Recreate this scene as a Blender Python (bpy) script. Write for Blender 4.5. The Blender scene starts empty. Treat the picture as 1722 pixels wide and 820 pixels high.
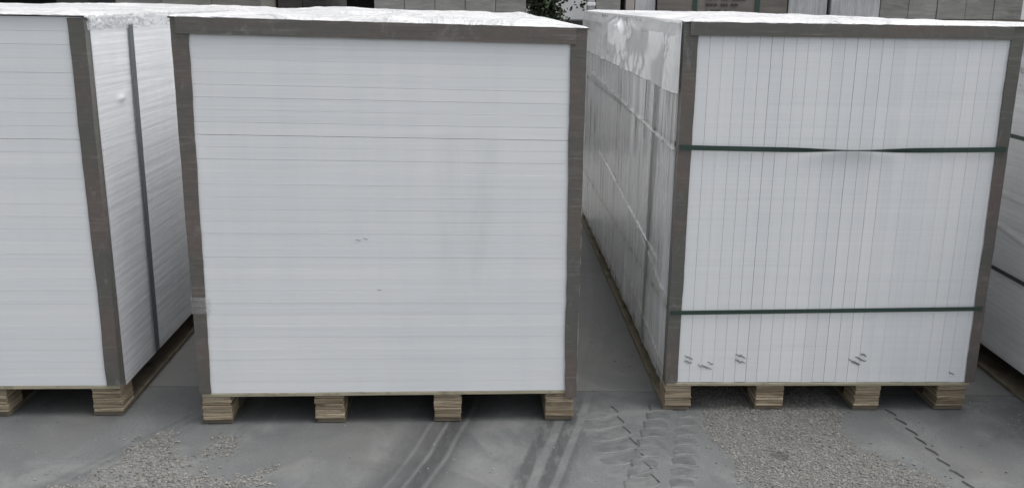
import bpy, math, random
from mathutils import Vector, Matrix, noise
random.seed(7)
scene = bpy.context.scene
COL = scene.collection
R = math.radians

# ------------------------------------------------------------------ camera
cam_d = bpy.data.cameras.new('camera')
cam = bpy.data.objects.new('camera', cam_d)
COL.objects.link(cam)
pitch, roll = 0.25565, 0.01116
Fv = Vector((0, math.cos(pitch), -math.sin(pitch)))
Rv = Vector((1, 0, 0)); Uv = Rv.cross(Fv)
R2 = math.cos(roll) * Rv + math.sin(roll) * Uv
U2 = -math.sin(roll) * Rv + math.cos(roll) * Uv
m = Matrix((R2, U2, -Fv)).transposed().to_4x4()
m.translation = Vector((0, 0, 1.332))
cam.matrix_world = m
cam_d.sensor_width = 36.0
cam_d.lens = 36.0 * 1558.9 / 1722.0
cam_d.clip_start = 0.05
cam_d.clip_end = 500
scene.camera = cam

# ------------------------------------------------------------------ sky, sun, exposure
SUN_EL, SUN_AZ = R(70), R(92)          # azimuth from +Y towards +X
world = bpy.data.worlds.new('World'); scene.world = world
world.use_nodes = True
wn = world.node_tree; wn.nodes.clear()
sky = wn.nodes.new('ShaderNodeTexSky'); sky.sky_type = 'NISHITA'; sky.sun_disc = False
sky.sun_elevation = SUN_EL; sky.sun_rotation = SUN_AZ
sky.air_density = 1.0; sky.dust_density = 4.0; sky.ozone_density = 1.0
hsv = wn.nodes.new('ShaderNodeHueSaturation'); hsv.inputs['Saturation'].default_value = 0.22   # overcast veil
bg = wn.nodes.new('ShaderNodeBackground'); bg.inputs['Strength'].default_value = 0.11
wo = wn.nodes.new('ShaderNodeOutputWorld')
wn.links.new(sky.outputs[0], hsv.inputs['Color']); wn.links.new(hsv.outputs[0], bg.inputs[0]); wn.links.new(bg.outputs[0], wo.inputs[0])
sun_d = bpy.data.lights.new('sun', 'SUN'); sun = bpy.data.objects.new('sun', sun_d); COL.objects.link(sun)
sun_d.energy = 1.4; sun_d.angle = R(45); sun_d.color = (1.0, 0.97, 0.93)
sd = Vector((math.sin(SUN_AZ) * math.cos(SUN_EL), math.cos(SUN_AZ) * math.cos(SUN_EL), math.sin(SUN_EL)))
sun.rotation_euler = sd.to_track_quat('Z', 'Y').to_euler()
sun.location = (6, 0, 12)
vs = scene.view_settings
vs.view_transform = 'Standard'; vs.look = 'None'; vs.gamma = 1.0; vs.exposure = 0.98; vs.use_curve_mapping = False
scene.cycles.transparent_max_bounces = 16
scene.cycles.max_bounces = 12
scene.cycles.diffuse_bounces = 8

# ------------------------------------------------------------------ helpers
def tag(o, label=None, cat=None, group=None, kind=None):
    if label: o['label'] = label
    if cat: o['category'] = cat
    if group: o['group'] = group
    if kind: o['kind'] = kind
    return o

def empty(name, loc=(0, 0, 0), rz=0.0):
    o = bpy.data.objects.new(name, None); COL.objects.link(o)
    o.location = loc; o.rotation_euler = (0, 0, rz); o.empty_display_size = 0.1
    return o

def link_mesh(name, me, mat, parent=None):
    o = bpy.data.objects.new(name, me); COL.objects.link(o)
    if mat and not me.materials: me.materials.append(mat)
    if parent: o.parent = parent
    return o

class MB:
    def __init__(s): s.v = []; s.f = []
    def quad_oriented(s, idx, c):
        p = [Vector(s.v[i]) for i in idx]
        n = Vector((0, 0, 0))
        for i in range(len(p)): n += p[i].cross(p[(i + 1) % len(p)])
        ctr = sum(p, Vector((0, 0, 0))) / len(p)
        s.f.append(tuple(idx) if n.dot(ctr - c) >= 0 else tuple(reversed(idx)))
    def cbox(s, x0, x1, y0, y1, z0, z1, b=0.0, fn=None):
        """box, chamfered by b, its points passed through fn(x, y, z)"""
        fn = fn or (lambda x, y, z: (x, y, z))
        c = Vector(fn((x0 + x1) / 2, (y0 + y1) / 2, (z0 + z1) / 2))
        X = (x0, x1); Y = (y0, y1); Z = (z0, z1)
        if b <= 0:
            base = len(s.v)
            for i in (0, 1):
                for j in (0, 1):
                    for k in (0, 1): s.v.append(fn(X[i], Y[j], Z[k]))
            q = lambda i, j, k: base + i * 4 + j * 2 + k
            for fc in ([q(0,0,0),q(0,1,0),q(0,1,1),q(0,0,1)], [q(1,0,0),q(1,1,0),q(1,1,1),q(1,0,1)],
                       [q(0,0,0),q(1,0,0),q(1,0,1),q(0,0,1)], [q(0,1,0),q(1,1,0),q(1,1,1),q(0,1,1)],
                       [q(0,0,0),q(1,0,0),q(1,1,0),q(0,1,0)], [q(0,0,1),q(1,0,1),q(1,1,1),q(0,1,1)]):
                s.quad_oriented(fc, c)
            return
        base = len(s.v)
        sg = (1, -1)
        for i in (0, 1):
            for j in (0, 1):
                for k in (0, 1):
                    bx, by, bz = X[i] + sg[i] * b, Y[j] + sg[j] * b, Z[k] + sg[k] * b
                    s.v.append(fn(X[i], by, bz)); s.v.append(fn(bx, Y[j], bz)); s.v.append(fn(bx, by, Z[k]))
        q = lambda i, j, k, a: base + (i * 4 + j * 2 + k) * 3 + a
        for i in (0, 1): s.quad_oriented([q(i,0,0,0), q(i,1,0,0), q(i,1,1,0), q(i,0,1,0)], c)
        for j in (0, 1): s.quad_oriented([q(0,j,0,1), q(1,j,0,1), q(1,j,1,1), q(0,j,1,1)], c)
        for k in (0, 1): s.quad_oriented([q(0,0,k,2), q(1,0,k,2), q(1,1,k,2), q(0,1,k,2)], c)
        for i in (0, 1):
            for j in (0, 1): s.quad_oriented([q(i,j,0,0), q(i,j,1,0), q(i,j,1,1), q(i,j,0,1)], c)
            for k in (0, 1): s.quad_oriented([q(i,0,k,0), q(i,1,k,0), q(i,1,k,2), q(i,0,k,2)], c)
        for j in (0, 1):
            for k in (0, 1): s.quad_oriented([q(0,j,k,1), q(1,j,k,1), q(1,j,k,2), q(0,j,k,2)], c)
        for i in (0, 1):
            for j in (0, 1):
                for k in (0, 1): s.quad_oriented([q(i,j,k,0), q(i,j,k,1), q(i,j,k,2)], c)
    def grid(s, pts):
        """pts[r][c] -> quads"""
        base = len(s.v); nr = len(pts); nc = len(pts[0])
        for row in pts: s.v.extend(row)
        for r in range(nr - 1):
            for c in range(nc - 1):
                a = base + r * nc + c
                s.f.append((a, a + 1, a + nc + 1, a + nc))
    def tube(s, pts, rads, n=7):
        base = len(s.v)
        for i, p in enumerate(pts):
            p = Vector(p)
            d = (Vector(pts[min(i + 1, len(pts) - 1)]) - Vector(pts[max(i - 1, 0)])).normalized()
            a = d.orthogonal().normalized(); b2 = d.cross(a)
            for k in range(n):
                t = 2 * math.pi * k / n
                s.v.append(tuple(p + (a * math.cos(t) + b2 * math.sin(t)) * rads[i]))
        for i in range(len(pts) - 1):
            for k in range(n):
                s.f.append((base + i * n + k, base + i * n + (k + 1) % n, base + (i + 1) * n + (k + 1) % n, base + (i + 1) * n + k))
        s.f.append(tuple(base + (len(pts) - 1) * n + k for k in range(n)))
    def mesh(s, name, smooth=False):
        me = bpy.data.meshes.new(name); me.from_pydata(s.v, [], s.f)
        if smooth: me.polygons.foreach_set('use_smooth', [True] * len(me.polygons))
        me.update(); return me
    def build(s, name, mat, parent=None, smooth=False):
        return link_mesh(name, s.mesh(name, smooth), mat, parent)

def sstep(a, b, x):
    t = max(0.0, min(1.0, (x - a) / (b - a))); return t * t * (3 - 2 * t)
def nz(x, y, z=0.0): return noise.noise(Vector((x, y, z)))

# ------------------------------------------------------------------ materials
class NT:
    def __init__(s, name):
        s.mat = bpy.data.materials.new(name); s.mat.use_nodes = True
        s.t = s.mat.node_tree; s.t.nodes.clear()
        s.out = s.n('ShaderNodeOutputMaterial')
    def n(s, typ, **kw):
        nd = s.t.nodes.new(typ)
        for k, v in kw.items(): setattr(nd, k, v)
        return nd
    def l(s, a, b): s.t.links.new(a, b)
    def setv(s, sock, v):
        if isinstance(v, (int, float)): sock.default_value = v
        elif isinstance(v, (tuple, list)): sock.default_value = tuple(v) + ((1,) if len(v) == 3 and sock.type == 'RGBA' else ())
        else: s.l(v, sock)
    def math(s, op, a, b=None, c=None, clamp=False):
        nd = s.n('ShaderNodeMath', operation=op, use_clamp=clamp)
        s.setv(nd.inputs[0], a)
        if b is not None: s.setv(nd.inputs[1], b)
        if c is not None: s.setv(nd.inputs[2], c)
        return nd.outputs[0]
    def mix(s, fac, a, b, mode='MIX'):
        nd = s.n('ShaderNodeMix', data_type='RGBA', blend_type=mode)
        s.setv(nd.inputs['Factor'], fac); s.setv(nd.inputs['A'], a) if False else None
        s.setv(nd.inputs[6], a); s.setv(nd.inputs[7], b)
        return nd.outputs[2]
    def ramp(s, fac, stops, interp='LINEAR'):
        nd = s.n('ShaderNodeValToRGB'); nd.color_ramp.interpolation = interp
        e = nd.color_ramp.elements
        while len(e) < len(stops): e.new(0.5)
        for i, (p, c) in enumerate(stops):
            e[i].position = p
            e[i].color = (c, c, c, 1) if isinstance(c, (int, float)) else tuple(c) + (1,)
        s.setv(nd.inputs[0], fac); return nd.outputs[0]
    def pos(s): 
        if not hasattr(s, '_p'): s._p = s.n('ShaderNodeNewGeometry').outputs['Position']
        return s._p
    def objc(s):
        if not hasattr(s, '_o'): s._o = s.n('ShaderNodeTexCoord').outputs['Object']
        return s._o
    def scaled(s, vec, sc, loc=(0, 0, 0)):
        nd = s.n('ShaderNodeMapping'); s.l(vec, nd.inputs[0])
        nd.inputs['Scale'].default_value = sc; nd.inputs['Location'].default_value = loc
        return nd.outputs[0]
    def noise(s, vec, scale=1.0, detail=3.0, rough=0.55, dist=0.0):
        nd = s.n('ShaderNodeTexNoise'); s.l(vec, nd.inputs['Vector'])
        nd.inputs['Scale'].default_value = scale; nd.inputs['Detail'].default_value = detail
        nd.inputs['Roughness'].default_value = rough; nd.inputs['Distortion'].default_value = dist
        return nd.outputs['Fac']
    def rnd(s): return s.n('ShaderNodeObjectInfo').outputs['Random']
    def bump(s, h, strength=0.3, dist=0.002, normal=None):
        nd = s.n('ShaderNodeBump'); nd.inputs['Strength'].default_value = strength; nd.inputs['Distance'].default_value = dist
        s.l(h, nd.inputs['Height'])
        if normal is not None: s.l(normal, nd.inputs['Normal'])
        return nd.outputs[0]
    def principled(s, col, rough=0.6, spec=0.4, normal=None, coat=0.0, coat_rough=0.1, coat_normal=None):
        p = s.n('ShaderNodeBsdfPrincipled')
        s.setv(p.inputs['Base Color'], col); s.setv(p.inputs['Roughness'], rough)
        p.inputs['Specular IOR Level'].default_value = spec
        p.inputs['Coat Weight'].default_value = coat; p.inputs['Coat Roughness'].default_value = coat_rough
        if normal is not None: s.l(normal, p.inputs['Normal'])
        if coat_normal is not None: s.l(coat_normal, p.inputs['Coat Normal'])
        return p.outputs[0]
    def done(s, sh): s.l(sh, s.out.inputs['Surface']); return s.mat

def mat_board(name, vertical=False, seed=0.0, smudge=None):
    """white board under tight clear film: fine winding streaks in the film, slight shade differences board to board"""
    t = NT(name); o = t.objc()
    r = t.rnd()
    base = t.mix(t.math('MULTIPLY', r, 1.0), (0.70, 0.715, 0.73), (0.755, 0.765, 0.775))
    cloud = t.noise(t.scaled(o, (2.2, 2.2, 1.6), (seed, seed, 0)), 1.0, 3)
    base = t.mix(t.ramp(cloud, [(0.35, 0.0), (0.7, 0.5)]), base, (0.66, 0.685, 0.70))
    vb = t.noise(t.scaled(o, (7, 1, 0.7), (seed, 0, 2)), 1.0, 3, 0.6)
    base = t.mix(t.ramp(vb, [(0.5, 0.0), (0.72, 0.4)]), base, (0.63, 0.65, 0.67))
    if smudge:
        sp = t.n('ShaderNodeSeparateXYZ'); t.l(o, sp.inputs[0])
        mu = t.ramp(sp.outputs[0], [(smudge[0], 0.0), (smudge[0] + 0.03, 0.7), (smudge[1] - 0.06, 1.0), (smudge[1], 0.0)])
        mz = t.ramp(sp.outputs[2], [(smudge[2], 0.0), (smudge[2] + 0.25, 1.0), (smudge[3] - 0.1, 0.8), (smudge[3], 0.2)])
        mn = t.ramp(t.noise(t.scaled(o, (14, 1, 3)), 1.0, 4, 0.65), [(0.35, 0.0), (0.65, 1.0)])
        base = t.mix(t.math('MULTIPLY', t.math('MULTIPLY', mu, mz), t.math('MULTIPLY', mn, 0.36)), base, (0.50, 0.52, 0.53))
    # winding streaks of the film
    st = t.noise(t.scaled(o, (0.9, 0.9, 150), (seed, 0, seed)), 1.0, 4, 0.6)
    st2 = t.noise(t.scaled(o, (2.5, 2.5, 420), (0, seed, 3)), 1.0, 2, 0.5)
    st3 = t.noise(t.scaled(o, (1.3, 1.3, 60), (seed, 3, seed)), 1.0, 5, 0.65, 0.7)
    base = t.mix(t.ramp(st3, [(0.52, 0.0), (0.72, 0.3)]), base, (0.58, 0.595, 0.61))
    base = t.mix(t.ramp(st, [(0.42, 0.0), (0.75, 0.34)]), base, (0.85, 0.86, 0.87))
    if vertical:
        fine = t.noise(t.scaled(o, (330, 1, 0.8), (seed, 0, 0)), 1.0, 2, 0.5)
        base = t.mix(t.ramp(fine, [(0.5, 0.0), (0.72, 0.16)]), base, (0.5, 0.51, 0.53))
    h = t.math('ADD', t.math('MULTIPLY', st, 1.0), t.math('MULTIPLY', st2, 0.5))
    nrm = t.bump(h, 0.22, 0.0016)
    return t.done(t.principled(base, 0.42, 0.35, nrm, 0.35, 0.22, nrm))

def mat_film(name, alpha=(0.25, 0.5), streak=(1.0, 1.5, 60.0), col=(0.80, 0.81, 0.83), dirt=None, bump=0.6, rough=0.2, crumple=0.0, seed=0.0, film_gloss=0.2):
    t = NT(name); o = t.objc()
    s1 = t.noise(t.scaled(o, streak, (seed, 0, seed)), 1.0, 4, 0.6, 0.6)
    s2 = t.noise(t.scaled(o, tuple(2.7 * a for a in streak), (seed, 2, 0)), 1.0, 3, 0.5)
    cl = t.noise(t.scaled(o, (3.5, 3.5, 3.5), (seed, 5, 1)), 1.0, 3, 0.6)
    a = t.math('ADD', t.ramp(s1, [(0.35, alpha[0]), (0.68, alpha[1])]), t.ramp(cl, [(0.4, 0.0), (0.75, 0.15)]))
    h = t.math('ADD', s1, t.math('MULTIPLY', s2, 0.4))
    if crumple > 0:
        cr = t.noise(t.scaled(o, (38, 38, 38), (seed, 1, 1)), 1.0, 4, 0.65, 1.2)
        h = t.math('ADD', h, t.math('MULTIPLY', cr, crumple))
    nrm = t.bump(h, bump, 0.006)
    color = col
    if dirt:
        dn = t.noise(t.scaled(o, dirt[0], (seed, 7, 0)), 1.0, 4, 0.65)
        patch = t.noise(t.scaled(o, (2.0, 2.0, 2.5), (3, seed, 0)), 1.0, 2)
        dm = t.math('MULTIPLY', t.ramp(dn, [(0.545, 0.0), (0.60, 1.0)]), t.ramp(patch, [(0.40, 0.0), (0.54, 1.0)]))
        color = t.mix(dm, col, dirt[1])
        a = t.math('ADD', a, t.math('MULTIPLY', dm, 0.35))
    a = t.math('MINIMUM', a, 0.95)
    dif = t.n('ShaderNodeBsdfDiffuse'); t.setv(dif.inputs['Color'], color); t.l(nrm, dif.inputs['Normal'])
    tl = t.n('ShaderNodeBsdfTranslucent'); t.setv(tl.inputs['Color'], color); t.l(nrm, tl.inputs['Normal'])
    dm2 = t.n('ShaderNodeMixShader'); dm2.inputs[0].default_value = 0.25; t.l(dif.outputs[0], dm2.inputs[1]); t.l(tl.outputs[0], dm2.inputs[2])
    tr = t.n('ShaderNodeBsdfTransparent'); tr.inputs[0].default_value = (0.97, 0.975, 0.98, 1)
    m1 = t.n('ShaderNodeMixShader'); t.l(a, m1.inputs[0]); t.l(tr.outputs[0], m1.inputs[1]); t.l(dm2.outputs[0], m1.inputs[2])
    gl = t.n('ShaderNodeBsdfGlossy'); gl.inputs['Roughness'].default_value = rough; t.l(nrm, gl.inputs['Normal'])
    gl.inputs['Color'].default_value = (1, 1, 1, 1)
    fr = t.n('ShaderNodeFresnel'); fr.inputs['IOR'].default_value = 1.5; t.l(nrm, fr.inputs['Normal'])
    m2 = t.n('ShaderNodeMixShader'); t.l(t.math('MINIMUM', fr.outputs[0], film_gloss), m2.inputs[0]); t.l(m1.outputs[0], m2.inputs[1]); t.l(gl.outputs[0], m2.inputs[2])
    return t.done(m2.outputs[0])

def mat_top():
    t = NT('white cover film'); p = t.pos()
    n1 = t.noise(t.scaled(p, (4, 1.6, 4)), 1.0, 4, 0.6, 1.0)
    n2 = t.noise(t.scaled(p, (5, 22, 5), (2, 3, 0)), 1.0, 3, 0.55, 1.6)
    nrm = t.bump(t.math('ADD', n1, t.math('MULTIPLY', n2, 0.45)), 1.0, 0.06)
    col = t.mix(t.ramp(n1, [(0.4, 0.0), (0.75, 1.0)]), (0.45, 0.455, 0.46), (0.64, 0.64, 0.645))
    return t.done(t.principled(col, 0.35, 0.5, nrm))

def mat_protector():
    t = NT('grey paperboard under film'); p = t.pos()
    n1 = t.noise(t.scaled(p, (1.5, 1.5, 5)), 1.0, 3, 0.6)
    n2 = t.noise(t.scaled(p, (6, 6, 120)), 1.0, 3, 0.6)
    n3 = t.noise(t.scaled(p, (60, 60, 60)), 1.0, 4, 0.6)
    n4 = t.noise(t.scaled(p, (9, 9, 7), (4, 2, 8)), 1.0, 3, 0.6)
    col = t.mix(t.ramp(n1, [(0.42, 0.0), (0.58, 1.0)]), (0.128, 0.104, 0.094), (0.098, 0.099, 0.087))
    col = t.mix(t.ramp(t.math('MULTIPLY', n2, t.math('ADD', n4, 0.55)), [(0.58, 0.0), (0.9, 0.5)]), col, (0.24, 0.235, 0.225))  # film sheen painted in as paler streaks
    col = t.mix(t.ramp(n3, [(0.35, 0.25), (0.6, 0.0)]), col, (0.07, 0.062, 0.057))
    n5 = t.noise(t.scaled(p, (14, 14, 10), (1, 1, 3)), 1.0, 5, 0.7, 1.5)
    col = t.mix(t.ramp(n5, [(0.58, 0.0), (0.72, 0.5)]), col, (0.23, 0.228, 0.22))  # mottled sheen of crumpled film, painted into the colour
    nrm = t.bump(t.math('ADD', n2, t.math('MULTIPLY', n3, 0.3)), 0.35, 0.002)
    return t.done(t.principled(col, 0.5, 0.4, nrm, 0.4, 0.25, nrm))

def mat_strap(name, c=(0.018, 0.03, 0.026)):
    t = NT(name); p = t.pos()
    n = t.noise(t.scaled(p, (120, 120, 120)), 1.0, 3)
    return t.done(t.principled(t.mix(n, c, tuple(2.2 * x for x in c)), 0.4, 0.5, t.bump(n, 0.2, 0.001)))

def mat_wood(name, c0, c1, c2):
    t = NT(name); o = t.pos(); r = t.rnd()
    off = t.n('ShaderNodeCombineXYZ'); t.l(t.math('MULTIPLY', r, 13.0), off.inputs[0]); t.l(t.math('MULTIPLY', r, 7.0), off.inputs[2])
    ad = t.n('ShaderNodeVectorMath', operation='ADD'); t.l(o, ad.inputs[0]); t.l(off.outputs[0], ad.inputs[1])
    v = ad.outputs[0]
    g = t.noise(t.scaled(v, (14, 6, 260)), 1.0, 4, 0.6, 0.4)
    k = t.noise(t.scaled(v, (16, 16, 30)), 1.0, 3, 0.6)
    col = t.mix(r, c0, c1)
    col = t.mix(t.ramp(g, [(0.42, 0.0), (0.68, 0.75)]), col, c2)
    col = t.mix(t.ramp(k, [(0.55, 0.0), (0.8, 0.7)]), col, tuple(0.3 * x for x in c2))
    return t.done(t.principled(col, 0.8, 0.2, t.bump(t.math('ADD', g, t.math('MULTIPLY', k, 0.4)), 0.5, 0.003)))

def mat_ground():
    t = NT('yard concrete'); p = t.pos()
    sx = t.n('ShaderNodeSeparateXYZ'); t.l(p, sx.inputs[0]); X, Y = sx.outputs[0], sx.outputs[1]
    big = t.noise(t.scaled(p, (1.1, 0.9, 1)), 1.0, 4, 0.6, 0.5)
    mid = t.noise(t.scaled(p, (5, 4, 5), (3, 1, 0)), 1.0, 5, 0.62, 0.8)
    fine = t.noise(t.scaled(p, (160, 160, 160)), 1.0, 3, 0.6)
    grit = t.noise(t.scaled(p, (700, 700, 700)), 1.0, 2, 0.6)
    col = t.mix(t.ramp(big, [(0.3, 0.0), (0.7, 1.0)]), (0.098, 0.105, 0.108), (0.140, 0.145, 0.145))
    col = t.mix(t.ramp(mid, [(0.38, 0.75), (0.6, 0.0)]), col, (0.092, 0.098, 0.101))
    col = t.mix(t.ramp(mid, [(0.58, 0.0), (0.75, 0.5)]), col, (0.19, 0.194, 0.194))
    col = t.mix(t.ramp(fine, [(0.35, 0.6), (0.56, 0.0)]), col, (0.075, 0.08, 0.082))
    col = t.mix(t.ramp(grit, [(0.56, 0.0), (0.72, 0.5)]), col, (0.22, 0.22, 0.215))
    dust = t.noise(t.scaled(p, (2.6, 2.2, 1), (5, 9, 0)), 1.0, 6, 0.68, 1.4)
    col = t.mix(t.ramp(dust, [(0.5, 0.0), (0.6, 0.35), (0.72, 0.6)]), col, (0.185, 0.187, 0.184))
    damp = t.noise(t.scaled(p, (3.1, 2.4, 1), (1, 4, 0)), 1.0, 6, 0.7, 1.0)
    col = t.mix(t.ramp(damp, [(0.34, 0.5), (0.46, 0.0)]), col, (0.07, 0.073, 0.075))
    warm = t.noise(t.scaled(p, (1.7, 1.7, 1), (8, 2, 0)), 1.0, 4, 0.6)
    col = t.mix(t.ramp(warm, [(0.52, 0.0), (0.7, 0.4)]), col, (0.135, 0.126, 0.12))
    # rubber streaks left by wheels turning in (bands along a gently bending line)
    wob = t.math('MULTIPLY', t.math('SUBTRACT', t.noise(t.scaled(p, (2.5, 2.5, 1)), 1.0, 2), 0.5), 0.03)
    dy = t.math('SUBTRACT', Y, 2.8)
    brk = t.noise(t.scaled(p, (40, 9, 1), (2, 0, 0)), 1.0, 5, 0.7)
    def streak(x0, slope, curve, stops, amount, brkr):
        xc = t.math('ADD', t.math('ADD', t.math('MULTIPLY', dy, slope), t.math('MULTIPLY', t.math('MULTIPLY', dy, dy), curve)), x0)
        d = t.math('ADD', t.math('SUBTRACT', X, xc), wob)
        f = t.math('ADD', t.math('DIVIDE', d, 0.30), 0.5, clamp=True)
        mk = t.ramp(f, stops)
        return t.math('MULTIPLY', t.math('MULTIPLY', mk, amount), t.ramp(brk, brkr))
    s1 = streak(-0.195, 0.17, -0.16, [(0.0, 0), (0.12, 0.4), (0.29, 0.7), (0.325, 0.25), (0.36, 0.7), (0.465, 0.85), (0.50, 0.2), (0.535, 1.0), (0.65, 1.0), (0.69, 0.3), (0.73, 0.85), (0.83, 0.4), (1.0, 0)], 0.85, [(0.3, 0.75), (0.6, 1.0)])
    s2 = streak(0.165, 0.22, -0.05, [(0.0, 0), (0.15, 0.15), (0.28, 0.25), (0.33, 0.85), (0.43, 0.85), (0.46, 0.1), (0.53, 0.1), (0.56, 0.9), (0.66, 0.85), (0.69, 0.1), (0.74, 0.1), (0.77, 0.7), (0.84, 0.35), (1.0, 0)], 0.8, [(0.38, 0.35), (0.52, 1.0)])
    s3 = streak(-1.02, 0.55, 0.0, [(0.0, 0), (0.3, 0.0), (0.36, 0.6), (0.44, 0.1), (0.5, 0.7), (0.58, 0.1), (0.64, 0.55), (0.72, 0.0), (1.0, 0)], 0.6, [(0.4, 0.2), (0.6, 1.0)])
    lim2 = t.ramp(t.math('DIVIDE', Y, 4.0, clamp=True), [(0.72, 1.0), (0.76, 0.3)])
    s1 = t.math('MULTIPLY', s1, lim2); s2 = t.math('MULTIPLY', s2, lim2)
    lim = t.ramp(t.math('DIVIDE', Y, 4.0, clamp=True), [(0.56, 0.4), (0.6, 1.0), (0.70, 1.0), (0.74, 0.0)])
    s3 = t.math('MULTIPLY', s3, lim)
    for s_ in (s1, s2, s3): col = t.mix(s_, col, (0.030, 0.031, 0.033))
    # joints between the poured slabs
    jm = None
    for axis, v0 in ((Y, 3.05), (Y, 4.76), (Y, 8.0), (X, -2.8), (X, 4.2)):
        j = t.math('LESS_THAN', t.math('ABSOLUTE', t.math('ADD', t.math('SUBTRACT', axis, v0), t.math('MULTIPLY', wob, 0.12))), 0.004)
        jm = j if jm is None else t.math('MAXIMUM', jm, j)
    col = t.mix(t.math('MULTIPLY', jm, 0.7), col, (0.05, 0.05, 0.05))
    # ground past the first joint painted paler to brighten the gaps
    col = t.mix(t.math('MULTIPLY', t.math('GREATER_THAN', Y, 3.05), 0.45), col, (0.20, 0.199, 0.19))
    spots = t.n('ShaderNodeTexVoronoi'); t.l(t.scaled(p, (7, 7, 7)), spots.inputs['Vector']); spots.inputs['Scale'].default_value = 1.0
    col = t.mix(t.ramp(spots.outputs['Distance'], [(0.025, 0.85), (0.04, 0.0)]), col, (0.03, 0.03, 0.03))
    h = t.math('ADD', t.math('MULTIPLY', mid, 0.6), t.math('ADD', t.math('MULTIPLY', fine, 0.25), t.math('MULTIPLY', grit, 0.15)))
    return t.done(t.principled(col, 0.75, 0.3, t.bump(h, 0.5, 0.004)))

def mat_simple(name, c0, c1, scale=(20, 20, 20), rough=0.8, bump=0.4, dist=0.004, random_mix=0.5):
    t = NT(name); p = t.pos()
    a = t.noise(t.scaled(p, scale), 1.0, 4, 0.6, 0.4); b = t.noise(t.scaled(p, (3, 3, 3)), 1.0, 3)
    f = t.math('ADD', t.math('MULTIPLY', t.ramp(a, [(0.3, 0.0), (0.7, 1.0)]), 0.6), t.math('MULTIPLY', t.math('SUBTRACT', t.rnd(), 0.5), random_mix), clamp=False)
    f = t.math('ADD', f, t.math('MULTIPLY', t.ramp(b, [(0.3, 0.0), (0.7, 1.0)]), 0.4), clamp=True)
    return t.done(t.principled(t.mix(f, c0, c1), rough, 0.3, t.bump(a, bump, dist)))

M = dict(
    board_c=mat_board('white board film c', False, 0.0, (0.74, 0.97, 0.35, 1.0)), board_l=mat_board('white board film l', False, 4.0), board_r=mat_board('white board film r', True, 9.0),
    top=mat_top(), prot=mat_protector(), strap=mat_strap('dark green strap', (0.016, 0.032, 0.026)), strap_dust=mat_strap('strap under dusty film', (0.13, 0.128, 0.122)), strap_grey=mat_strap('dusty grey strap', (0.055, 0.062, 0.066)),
    film_l=mat_film('stretch film tight', (0.6, 0.8), (0.8, 1.2, 110.0), (0.93, 0.935, 0.95), None, 0.15, 0.22, 0.0, 1.0),
    film_r=mat_film('stretch film dusty', (0.28, 0.55), (22.0, 22.0, 1.6), (0.97, 0.96, 0.95), ((22, 22, 0.8), (0.20, 0.19, 0.185)), 0.3, 0.1, 0.12, 2.0, 0.42),
    film_c=mat_film('stretch film plain', (0.6, 0.75), (1.0, 1.5, 60.0), (0.92, 0.925, 0.93), None, 0.12, 0.2, 0.0, 3.0),
    skirt=mat_film('cover film skirt', (0.8, 0.95), (6.0, 6.0, 6.0), (0.97, 0.965, 0.955), None, 0.06, 0.06, 0.12, 5.0, 0.5),
    crinkle=mat_film('crinkled film edge', (0.15, 0.6), (30.0, 30.0, 30.0), (0.70, 0.71, 0.72), None, 0.6, 0.12, 0.5, 6.0, 0.35),
    band=mat_film('gathered film band', (0.05, 0.3), (4.0, 4.0, 260.0), (0.8, 0.8, 0.8), None, 0.6, 0.2, 0.0, 8.0),
    ply=mat_wood('plywood layers', (0.225, 0.18, 0.125), (0.43, 0.365, 0.265), (0.12, 0.09, 0.06)),
    deck=mat_wood('plywood deck', (0.36, 0.335, 0.25), (0.42, 0.385, 0.285), (0.26, 0.235, 0.165)),
    plank=mat_wood('pallet plank', (0.15, 0.13, 0.098), (0.23, 0.20, 0.15), (0.095, 0.08, 0.058)),
    ground=mat_ground(),
    scuff=mat_simple('grey scuff', (0.10, 0.10, 0.103), (0.46, 0.46, 0.465), (230, 230, 230), 0.7, 0.1, 0.0005, 0.0),
)

# ------------------------------------------------------------------ ground
g = MB(); g.grid([[(x, y, 0.0) for x in (-80, -10, 10, 80)] for y in (-30, 0, 12, 120)])
ground = tag(g.build('ground', M['ground']), 'grey stained concrete yard with tyre streaks', 'ground', kind='structure')

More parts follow.
